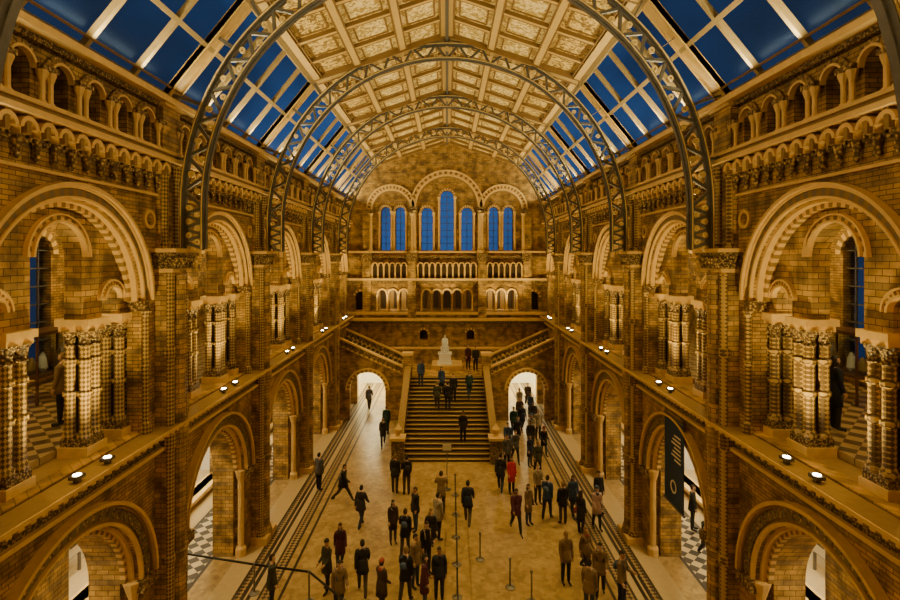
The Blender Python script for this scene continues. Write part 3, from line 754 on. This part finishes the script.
    if bag == 'side':
        mb.hexa([(0.2,-0.1,0.78),(0.27,-0.1,0.78),(0.27,0.14,0.78),(0.2,0.14,0.78),(0.21,-0.08,1.0),(0.255,-0.08,1.0),(0.255,0.12,1.0),(0.21,0.12,1.0)], DUM[BAG])
        mb.beam((0.22, 0.0, 1.0), (-0.10, -0.10, 1.45), (0, 0.03, 0), (0.02, 0, 0), DUM[BAG])
    zmin = min(v[2] for v in mb.v)
    return mb.obj(name, z=-zmin, smooth=True, link=False)
PM = {
 'man_standing': person_mesh('man_standing', (0.03,0.02), (-0.04,0.02), (0.05,0.25,0.12), (0.0,0.35,0.12), coat=1, bulk=1.12),
 'man_walking': person_mesh('man_walking', (0.42,0.1), (-0.32,0.35), (-0.4,0.25,0.1), (0.4,0.4,0.1), lean=0.05, coat=1, bulk=1.1),
 'man_striding': person_mesh('man_striding', (0.6,0.12), (-0.5,0.35), (-0.5,0.3,0.12), (0.5,0.5,0.12), lean=0.1, coat=1, bulk=1.1),
 'man_with_backpack': person_mesh('man_with_backpack', (-0.2,0.2), (0.25,0.1), (0.3,0.9,0.1), (-0.15,0.3,0.1), lean=0.06, coat=1, bag='back', bulk=1.08),
 'woman_standing': person_mesh('woman_standing', (0.02,0.0), (0.05,0.08), (0.1,0.5,0.1), (0.05,0.3,0.1), coat=2, hair=1, bulk=1.0, female=True, bag='side'),
 'woman_walking': person_mesh('woman_walking', (-0.3,0.35), (0.35,0.08), (0.35,0.4,0.1), (-0.3,0.2,0.1), coat=3, hair=1, bulk=1.0, female=True),
 'woman_in_hat': person_mesh('woman_in_hat', (0.15,0.05), (-0.15,0.1), (0.2,1.0,0.05), (0.1,0.8,0.05), coat=3, hair=3, bulk=1.05, female=True, turn=0.4),
 'visitor_taking_photo': person_mesh('visitor_taking_photo', (0.05,0.0), (-0.05,0.03), (0.75,1.45,0.25), (0.75,1.45,0.25), coat=1, hair=0, bulk=1.08),
 'visitor_reading_phone': person_mesh('visitor_reading_phone', (0.04,0.02), (0.0,0.05), (0.25,1.4,0.08), (0.1,0.3,0.1), coat=0, hair=2, bulk=1.05, bag='back', turn=-0.3),
 'visitor_climbing_stairs': person_mesh('visitor_climbing_stairs', (0.7,0.75), (-0.05,0.05), (-0.2,0.3,0.1), (0.3,0.4,0.1), lean=0.12, coat=1, hair=0, bulk=1.08),
}
skins = [plain('skin_%d' % i, c, 0.5) for i, c in enumerate([(0.62,0.40,0.28),(0.55,0.33,0.22),(0.30,0.17,0.10),(0.66,0.45,0.33)])]
tops = [plain('coat_%s' % n, c, 0.8, noise=0.2) for n, c in [('black',(0.012,0.012,0.014)),('charcoal',(0.025,0.025,0.03)),('navy',(0.012,0.018,0.045)),('brown',(0.05,0.03,0.018)),('black2',(0.015,0.013,0.012)),('olive',(0.05,0.05,0.025)),('grey',(0.09,0.09,0.10)),('camel',(0.22,0.15,0.08)),('blue',(0.03,0.06,0.16)),('plum',(0.08,0.015,0.04)),('black3',(0.02,0.02,0.02)),('cream',(0.34,0.29,0.21)),('black4',(0.01,0.01,0.012)),('teal',(0.02,0.06,0.07)),('black5',(0.013,0.012,0.012))]]
RED = plain('coat_red', (0.65,0.02,0.02), 0.7)
PALEC = plain('coat_pale_pink', (0.55,0.38,0.36), 0.7)
trs = [plain('trousers_%d' % i, c, 0.8) for i, c in enumerate([(0.012,0.012,0.015),(0.015,0.02,0.045),(0.02,0.02,0.02),(0.04,0.06,0.12),(0.06,0.045,0.03)])]
shoes = plain('shoes_black', (0.02,0.018,0.015), 0.5)
hairs = [plain('hair_%d' % i, c, 0.6) for i, c in enumerate([(0.015,0.01,0.008),(0.05,0.025,0.012),(0.24,0.15,0.06),(0.03,0.02,0.015)])]
eyem = plain('eye_white', (0.8,0.8,0.78), 0.3); lips = plain('lips', (0.40,0.13,0.10), 0.5)
bags = [plain('bag_%d' % i, c, 0.7) for i, c in enumerate([(0.03,0.03,0.03),(0.30,0.05,0.04),(0.06,0.10,0.20),(0.40,0.34,0.24)])]
def person(kind, x, y, z, head, sc=1.0, top=None):
    o = inst(kind, PM[kind], (x, y, z), head, sc)
    ms = [random.choice(skins), top or random.choice(tops), random.choice(trs), shoes, random.choice(hairs), eyem, lips, random.choice(bags)]
    for sl, m in zip(o.material_slots, ms): sl.link = 'OBJECT'; sl.material = m
    return o
PL = [
 ('man_standing',-6.03,24.5,2.6),('man_striding',-4.66,23.3,1.5),('man_walking',-3.49,21.1,2.8),('woman_standing',-2.08,20.0,0.4),
 ('man_with_backpack',-1.54,19.1,3.0),('woman_walking',-3.74,18.2,0.3),('woman_in_hat',-3.95,17.1,-0.6),('man_walking',-2.75,16.9,3.3),
 ('man_standing',-5.42,16.1,2.0),('man_standing',-2.42,24.2,2.9),('visitor_reading_phone',-1.87,24.0,3.4),('visitor_reading_phone',-0.72,18.1,0.5),
 ('man_with_backpack',-1.32,16.5,2.8),('woman_standing',-0.70,16.2,1.6),('man_standing',-0.35,20.2,2.3),('woman_walking',-0.60,19.2,0.2),
 ('man_walking',0.85,21.3,3.0),('man_standing',-0.25,16.6,0.2),('woman_walking',-3.7,30.1,0.2),('man_standing',-3.75,32.2,3.0),
 ('woman_in_hat',-2.0,15.9,2.4),('man_standing',-1.27,20.9,-1.0),('man_walking',-5.6,37.4,3.1),
 ('visitor_taking_photo',-0.25,22.2,3.1),('man_standing',-1.05,17.3,1.0),('man_with_backpack',-3.3,15.9,0.4),
 ('woman_standing',3.0,24.2,0.3,1.0,'R'),('man_walking',2.5,24.3,2.9),('man_walking',2.75,20.7,0.2),('woman_standing',3.35,21.4,0.6),
 ('visitor_reading_phone',4.05,23.2,0.3),('man_with_backpack',4.2,21.8,2.6),('man_standing',4.77,21.4,3.4),('woman_walking',5.35,22.1,0.2),
 ('woman_standing',5.3,20.6,2.2),('woman_in_hat',6.05,21.0,0.2,1.0,'P'),('man_standing',6.5,22.3,0.5),('man_standing',4.0,17.5,0.2),
 ('woman_walking',4.8,18.0,0.5),('man_with_backpack',4.95,16.8,-0.3),('visitor_reading_phone',5.45,16.2,0.8),('man_standing',4.35,15.9,2.6),
 ('man_walking',9.4,18.8,0.1),('man_standing',9.9,20.95,1.2),
 ('man_walking',3.4,29.2,0.1),('woman_walking',4.1,30.2,0.3),('man_standing',4.7,29.3,0.2),('woman_in_hat',5.35,28.7,0.4),
 ('man_with_backpack',4.1,32.0,0.0),('woman_walking',4.75,32.8,0.1),('man_walking',5.5,33.2,-0.2),('man_standing',4.75,34.0,0.1),
 ('woman_standing',5.7,35.5,0.0),('man_walking',5.1,36.7,0.1),('man_standing',5.5,31.4,0.2),('man_standing',3.1,26.9,0.4),
 ('man_walking',3.65,27.8,0.2),('woman_in_hat',5.0,30.7,0.0),('man_walking',5.9,38.0,0.0),
 ('woman_standing',4.35,27.3,0.6),('man_walking',4.55,26.1,0.0),
]
for p in PL:
    k, x, y, hd = p[:4]; top = None
    if len(p) > 5: top = RED if p[5] == 'R' else PALEC
    person(k, x, y, 0.0, hd, random.uniform(0.96, 1.03)*(0.95 if 'woman' in k else 1.0), top)
def stair_z(y):
    i = int((y-Y0)//RUN); return min(NS, i+1)*RISE
for k, x, y, hd in [('man_standing',-1.7,33.83,0.2),('visitor_climbing_stairs',-0.6,31.62,3.1),('man_standing',0.05,31.62,3.2),('man_standing',0.9,29.15,0.1),
                    ('woman_walking',1.4,32.7,0.2),('woman_standing',-0.35,33.1,0.3),('man_standing',0.4,32.4,0.2)]:
    person(k, x, y, stair_z(y)+0.0, hd, 0.98)
for k, x, y, hd in [('man_standing',2.0,36.4,0.3),('woman_standing',1.5,37.0,0.3)]: person(k, x, y, 3.0, hd, 0.98)
for k, x, y, hd in [('man_standing',-9.6,13.0,-1.5),('visitor_taking_photo',-9.3,18.6,-1.5),('woman_standing',9.4,12.6,1.5),('man_walking',10.4,17.8,1.2),('visitor_reading_phone',9.5,24.6,1.6)]:
    person(k, x, y, 6.8, hd)

# seated statue
ME = person_mesh('statue', (1.5,1.45), (1.5,1.35), (0.35,0.9,0.1), (0.3,1.0,0.1), coat=0, bulk=1.15, seated=True)
Sb = MB()
Sb.box(-0.75,0.75,-0.75,0.75,0,0.15,M_MARBLE); Sb.box(-0.6,0.6,-0.62,0.62,0.15,0.95,M_MARBLE); Sb.box(-0.7,0.7,-0.7,0.7,0.95,1.05,M_MARBLE)
Sb.box(-0.32,0.32,-0.05,0.42,1.05,1.42,M_MARBLE); Sb.box(-0.32,0.32,0.3,0.42,1.42,2.0,M_MARBLE)
for e in (-1,1): Sb.box(e*0.36-0.05,e*0.36+0.05,-0.2,0.42,1.05,1.68,M_MARBLE)
b0 = len(Sb.v); Sb.v += [(v.co.x*1.25, v.co.y*1.25+0.12, v.co.z*1.25+1.05) for v in ME.vertices]; mi = Sb.mi(M_MARBLE)
for p in ME.polygons: Sb.f.append([b0+i for i in p.vertices]); Sb.m.append(mi)
o = Sb.obj('seated_marble_statue', z=0); o.location = (-0.15, 38.0, 3.25); o.scale = (0.72, 0.72, 0.72)

# ------------------------------------------------------------------ gallery display cabinets
Cb = MB()
Cb.box(-0.4,0.4,-0.9,0.9,0.75,0.85,M_WOOD); Cb.box(-0.42,0.42,-0.92,0.92,1.95,2.05,M_WOOD)
for ex in (-1,1):
    for ey in (-1,1):
        Cb.lathe(ex*0.36, ey*0.86, [(0.03,0),(0.05,0.1),(0.035,0.4),(0.05,0.75)], 8, M_WOOD)
        Cb.box(ex*0.37-0.025, ex*0.37+0.025, ey*0.87-0.025, ey*0.87+0.025, 0.85, 1.95, M_WOOD)
for ex in (-1,1): Cb.box(ex*0.37-0.004, ex*0.37+0.004, -0.87, 0.87, 0.85, 1.95, M_GLASS)
for ey in (-1,1): Cb.box(-0.37, 0.37, ey*0.87-0.004, ey*0.87+0.004, 0.85, 1.95, M_GLASS)
for k in range(4): Cb.lathe(0, -0.6+k*0.4, [(0.06,0.85),(0.12,0.95),(0.10,1.15+0.08*k),(0.04,1.3+0.08*k),(0.01,1.33+0.08*k)], 10, M_MARBLE if k % 2 else M_TAN)
cme = Cb.obj('display_cabinet', z=0, link=False)
for sg in (-1, 1):
    for (a, b) in BAYS[1:]: inst('display_cabinet', cme, (sg*11.9, (a+b)/2-1.6, 6.8))

# ------------------------------------------------------------------ queue barriers, banner, sign, panels
Q = MB(); Q.lathe(0,0,[(0.17,0),(0.17,0.02),(0.06,0.05),(0.03,0.07),(0.03,0.9),(0.045,0.91),(0.045,1.0),(0.02,1.01)],14,M_STEEL)
qme = Q.obj('queue_barrier_post', z=0, link=False)
runs = [[(0.32,15.0),(0.33,16.8),(0.35,18.6),(0.36,20.4),(0.37,22.2),(0.38,24.0)],[(1.2,18.9),(2.1,17.3),(2.7,16.6)],[(-8.8,17.6),(-6.3,17.0),(-4.4,16.6),(-3.0,15.2)]]
for r in runs:
    for x, y in r: inst('queue_barrier_post', qme, (x, y, 0))
    if r is runs[1]: continue
    bl = MB()
    for a, b in zip(r[:-1], r[1:]): bl.beam((a[0],a[1],0.95),(b[0],b[1],0.95),Vector((b[1]-a[1],a[0]-b[0],0)).normalized()*0.04,(0,0,0.06),M_BLACK)
    bl.obj('queue_barrier_belt', z=0)
sg_ = MB(); sg_.lathe(0,0,[(0.2,0),(0.2,0.03),(0.03,0.06),(0.025,2.0),(0.025,2.05)],12,M_STEEL); sg_.box(-0.2,0.2,-0.03,0.0,1.85,2.15,M_WHITE); sg_.box(-0.22,0.22,-0.0,0.02,1.83,2.17,M_STEEL)
o = sg_.obj('sign_stand', z=0); o.location = (0.0, 24.6, 0)
bn = MB(); bn.box(7.30,7.32,16.05,17.45,-8.0,-5.2,M_NAVY)
bn.box(7.28,7.34,16.0,17.5,-5.22,-5.17,M_STEEL); bn.box(7.28,7.34,16.0,17.5,-8.04,-7.98,M_STEEL)
for q in (16.1, 17.4): bn.box(7.30,7.32,q-0.01,q+0.01,-5.17,-4.45,M_STEEL)
for k in range(7): bn.box(7.29,7.30,16.25,16.7+0.10*(k%3),-5.75-k*0.13,-5.70-k*0.13,M_WHITE)
bn.ring(lambda u,w,d: (d,u,w), 16.75, -7.4, 0.16, 0.21, 7.285, 7.30, 20, [M_WHITE], 0, 2*pi)
bn.obj('hanging_banner')
for sg in (-1, 1):
    for (a, b) in BAYS[1:-1]:
        c = (a+b)/2; d = MB()
        FF = lambda u,w,dd: (sg*dd,u,w)
        d.fbox(FF, c-1.3, c+1.3, -10.4, -8.3, 12.95, 13.0, M_STEEL)
        d.fbox(FF, c-1.24, c+1.24, -10.34, -8.36, 12.9, 12.95, M_WHITE)
        for k in range(4):
            d.fbox(FF, c-1.1+k*0.6, c-0.75+k*0.6, -9.6+0.1*(k%2), -9.0, 12.87, 12.9, M_GREYB if k%2 else M_TAN)
            d.fbox(FF, c-1.1+k*0.6, c-0.7+k*0.6, -10.0, -9.85, 12.87, 12.9, M_IRON)
        for q in (-1.2, 1.2): d.fbox(FF, c+q-0.04, c+q+0.04, -11, -10.4, 12.9, 12.98, M_STEEL)
        d.obj('display_panel')

# ------------------------------------------------------------------ lamps
fx = MB()
fx.box(-0.05,0.05,-0.04,0.04,0,0.08,M_IRON); fx.box(-0.09,0.09,-0.12,0.12,0.07,0.14,M_IRON)
fx.lathe(0,0,[(0.07,0.14),(0.07,0.15)],12,M_LENS)
fme = fx.obj('floodlight', z=0, link=False)
def area(name, loc, target, sx, sy, power, c):
    l = bpy.data.lights.new(name, 'AREA'); l.shape = 'RECTANGLE'; l.size = sx; l.size_y = sy; l.energy = power; l.color = c
    o = bpy.data.objects.new(name, l); o.location = loc
    d = Vector(target)-Vector(loc); o.rotation_euler = d.to_track_quat('-Z', 'Y').to_euler(); col.objects.link(o); return o
def point(name, loc, power, c, r=0.15):
    l = bpy.data.lights.new(name, 'POINT'); l.energy = power; l.color = c; l.shadow_soft_size = r
    o = bpy.data.objects.new(name, l); o.location = loc; col.objects.link(o); return o
def spot(name, loc, target, power, c, ang=100, r=0.1, blend=0.6):
    l = bpy.data.lights.new(name, 'SPOT'); l.energy = power; l.color = c; l.shadow_soft_size = r; l.spot_size = math.radians(ang); l.spot_blend = blend
    o = bpy.data.objects.new(name, l); o.location = loc
    d = Vector(target)-Vector(loc); o.rotation_euler = d.to_track_quat('-Z', 'Y').to_euler(); col.objects.link(o); return o
AMB = (1.0, 0.72, 0.25); WARM = (1.0, 0.79, 0.40); CRM = (1.0, 0.84, 0.45)
for (a, b) in BAYS:
    c = (a+b)/2; k = (b-a)/S
    for sg in (-1, 1):
        for u in (-0.45, 0.45):
            inst('floodlight', fme, (sg*7.15, c+u, H-4.35))
        spot('uplight', (sg*6.85, c, H-4.2), (sg*7.6, c, H+1.5), 820*k, AMB, 125, 0.07, 0.8)
        area('added_ceiling_strip', (sg*6.9, c, H+4.3), (sg*5.1, c, H+8.2), 5.5*k, 0.2, 190*k, CRM)  # unseen strip lamp, added to brighten the ceiling
        if a > 0:
            spot('capital_uplight', (sg*6.8, a+0.4, H+0.4), (sg*1.2, a+2.5, H+8.5), 680, CRM, 95, 0.08)
            spot('added_wall_wash', (sg*6.9, c, H+4.5), (-sg*7.5, c+1.5, H-1.5), 600*k, AMB, 62, 0.15, 0.9)  # added spot without a fixture, washes the opposite wall
        spot('added_floor_spot', (sg*6.6, c, H+3.8), (sg*2.6, c, 0), 1700*k, AMB, 62, 0.2, 0.8)  # invented lamp, added to light the hall floor
        point('gallery_lantern', (sg*10.9, c+0.8, H+0.9), 260*k, AMB, 0.12)
        area('aisle_light', (sg*10.0, c, H-4.6), (sg*10.0, c, 0), 1.5, 1.5, 230*k, WARM)
        area('alcove_light', (sg*12.4, c, H-4.6), (sg*12.4, c, 0), 1.5, 1.0, 520*k, (1.0,0.88,0.62))
for e in (-1, 1):
    area('corridor_light', (e*5.5, BACK+3.5, H-6.8), (e*5.5, BACK+3.5, 0), 3, 4, 700, (1.0,0.86,0.5))
    point('tunnel_light', (e*5.35, 36.9, H-7.75), 120, WARM, 0.15)
    spot('end_wall_light', (e*4.5, BACK-2.0, H-4.2), (e*3.8, BACK, H+3.0), 800, AMB, 110)
    point('upper_corridor_light', (e*4.0, BACK+1.9, H-2.2), 220, WARM, 0.2)
    spot('stair_light', (e*6.8, 30.5, H-3.8), (0, 35, H-8), 500, AMB, 90)
spot('end_wall_light', (0, BACK-2.3, H-4.0), (0, BACK, H+4), 800, AMB, 100)
spot('statue_light', (0, 34, H-3.5), (-0.15, 37.9, H-7), 180, CRM, 30)

# ------------------------------------------------------------------ world (dusk sky: afterglow beyond the far end of the hall)
w = bpy.data.worlds.new('dusk_sky'); bpy.context.scene.world = w; w.use_nodes = True; nt = w.node_tree
bg = nt.nodes['Background']; tc = N(nt, 'ShaderNodeTexCoord'); no = N(nt, 'ShaderNodeTexNoise'); no.inputs['Scale'].default_value = 5.0
no.inputs['Detail'].default_value = 5; L(nt, tc.outputs['Generated'], no.inputs['Vector'])
sp = N(nt, 'ShaderNodeSeparateXYZ'); L(nt, tc.outputs['Generated'], sp.inputs[0])
ma = N(nt, 'ShaderNodeMath', operation='MULTIPLY_ADD'); L(nt, no.outputs['Fac'], ma.inputs[0]); ma.inputs[1].default_value = 0.5
L(nt, sp.outputs['Y'], ma.inputs[2])
rp = N(nt, 'ShaderNodeValToRGB'); e = rp.color_ramp.elements
mr = N(nt, 'ShaderNodeMapRange'); mr.inputs['From Min'].default_value = 0.95; mr.inputs['From Max'].default_value = 1.28
L(nt, ma.outputs[0], mr.inputs['Value'])
e[0].position = 0.0; e[0].color = (0.016,0.023,0.040,1); e[1].position = 1.0; e[1].color = (0.045,0.125,0.32,1)
mid = e.new(0.45); mid.color = (0.018,0.042,0.105,1)
L(nt, mr.outputs[0], rp.inputs['Fac']); L(nt, rp.outputs['Color'], bg.inputs['Color']); bg.inputs['Strength'].default_value = 0.85

# ------------------------------------------------------------------ camera
cd = bpy.data.cameras.new('camera'); cam = bpy.data.objects.new('camera', cd); col.objects.link(cam)
cam.location = (0, 0, H); cam.rotation_euler = (pi/2, 0, 0)
cd.sensor_width = 36; cd.lens = 20.8; cd.shift_x = 3/900; cd.shift_y = -43/900; cd.clip_end = 300; cd.clip_start = 0.05
bpy.context.scene.camera = cam
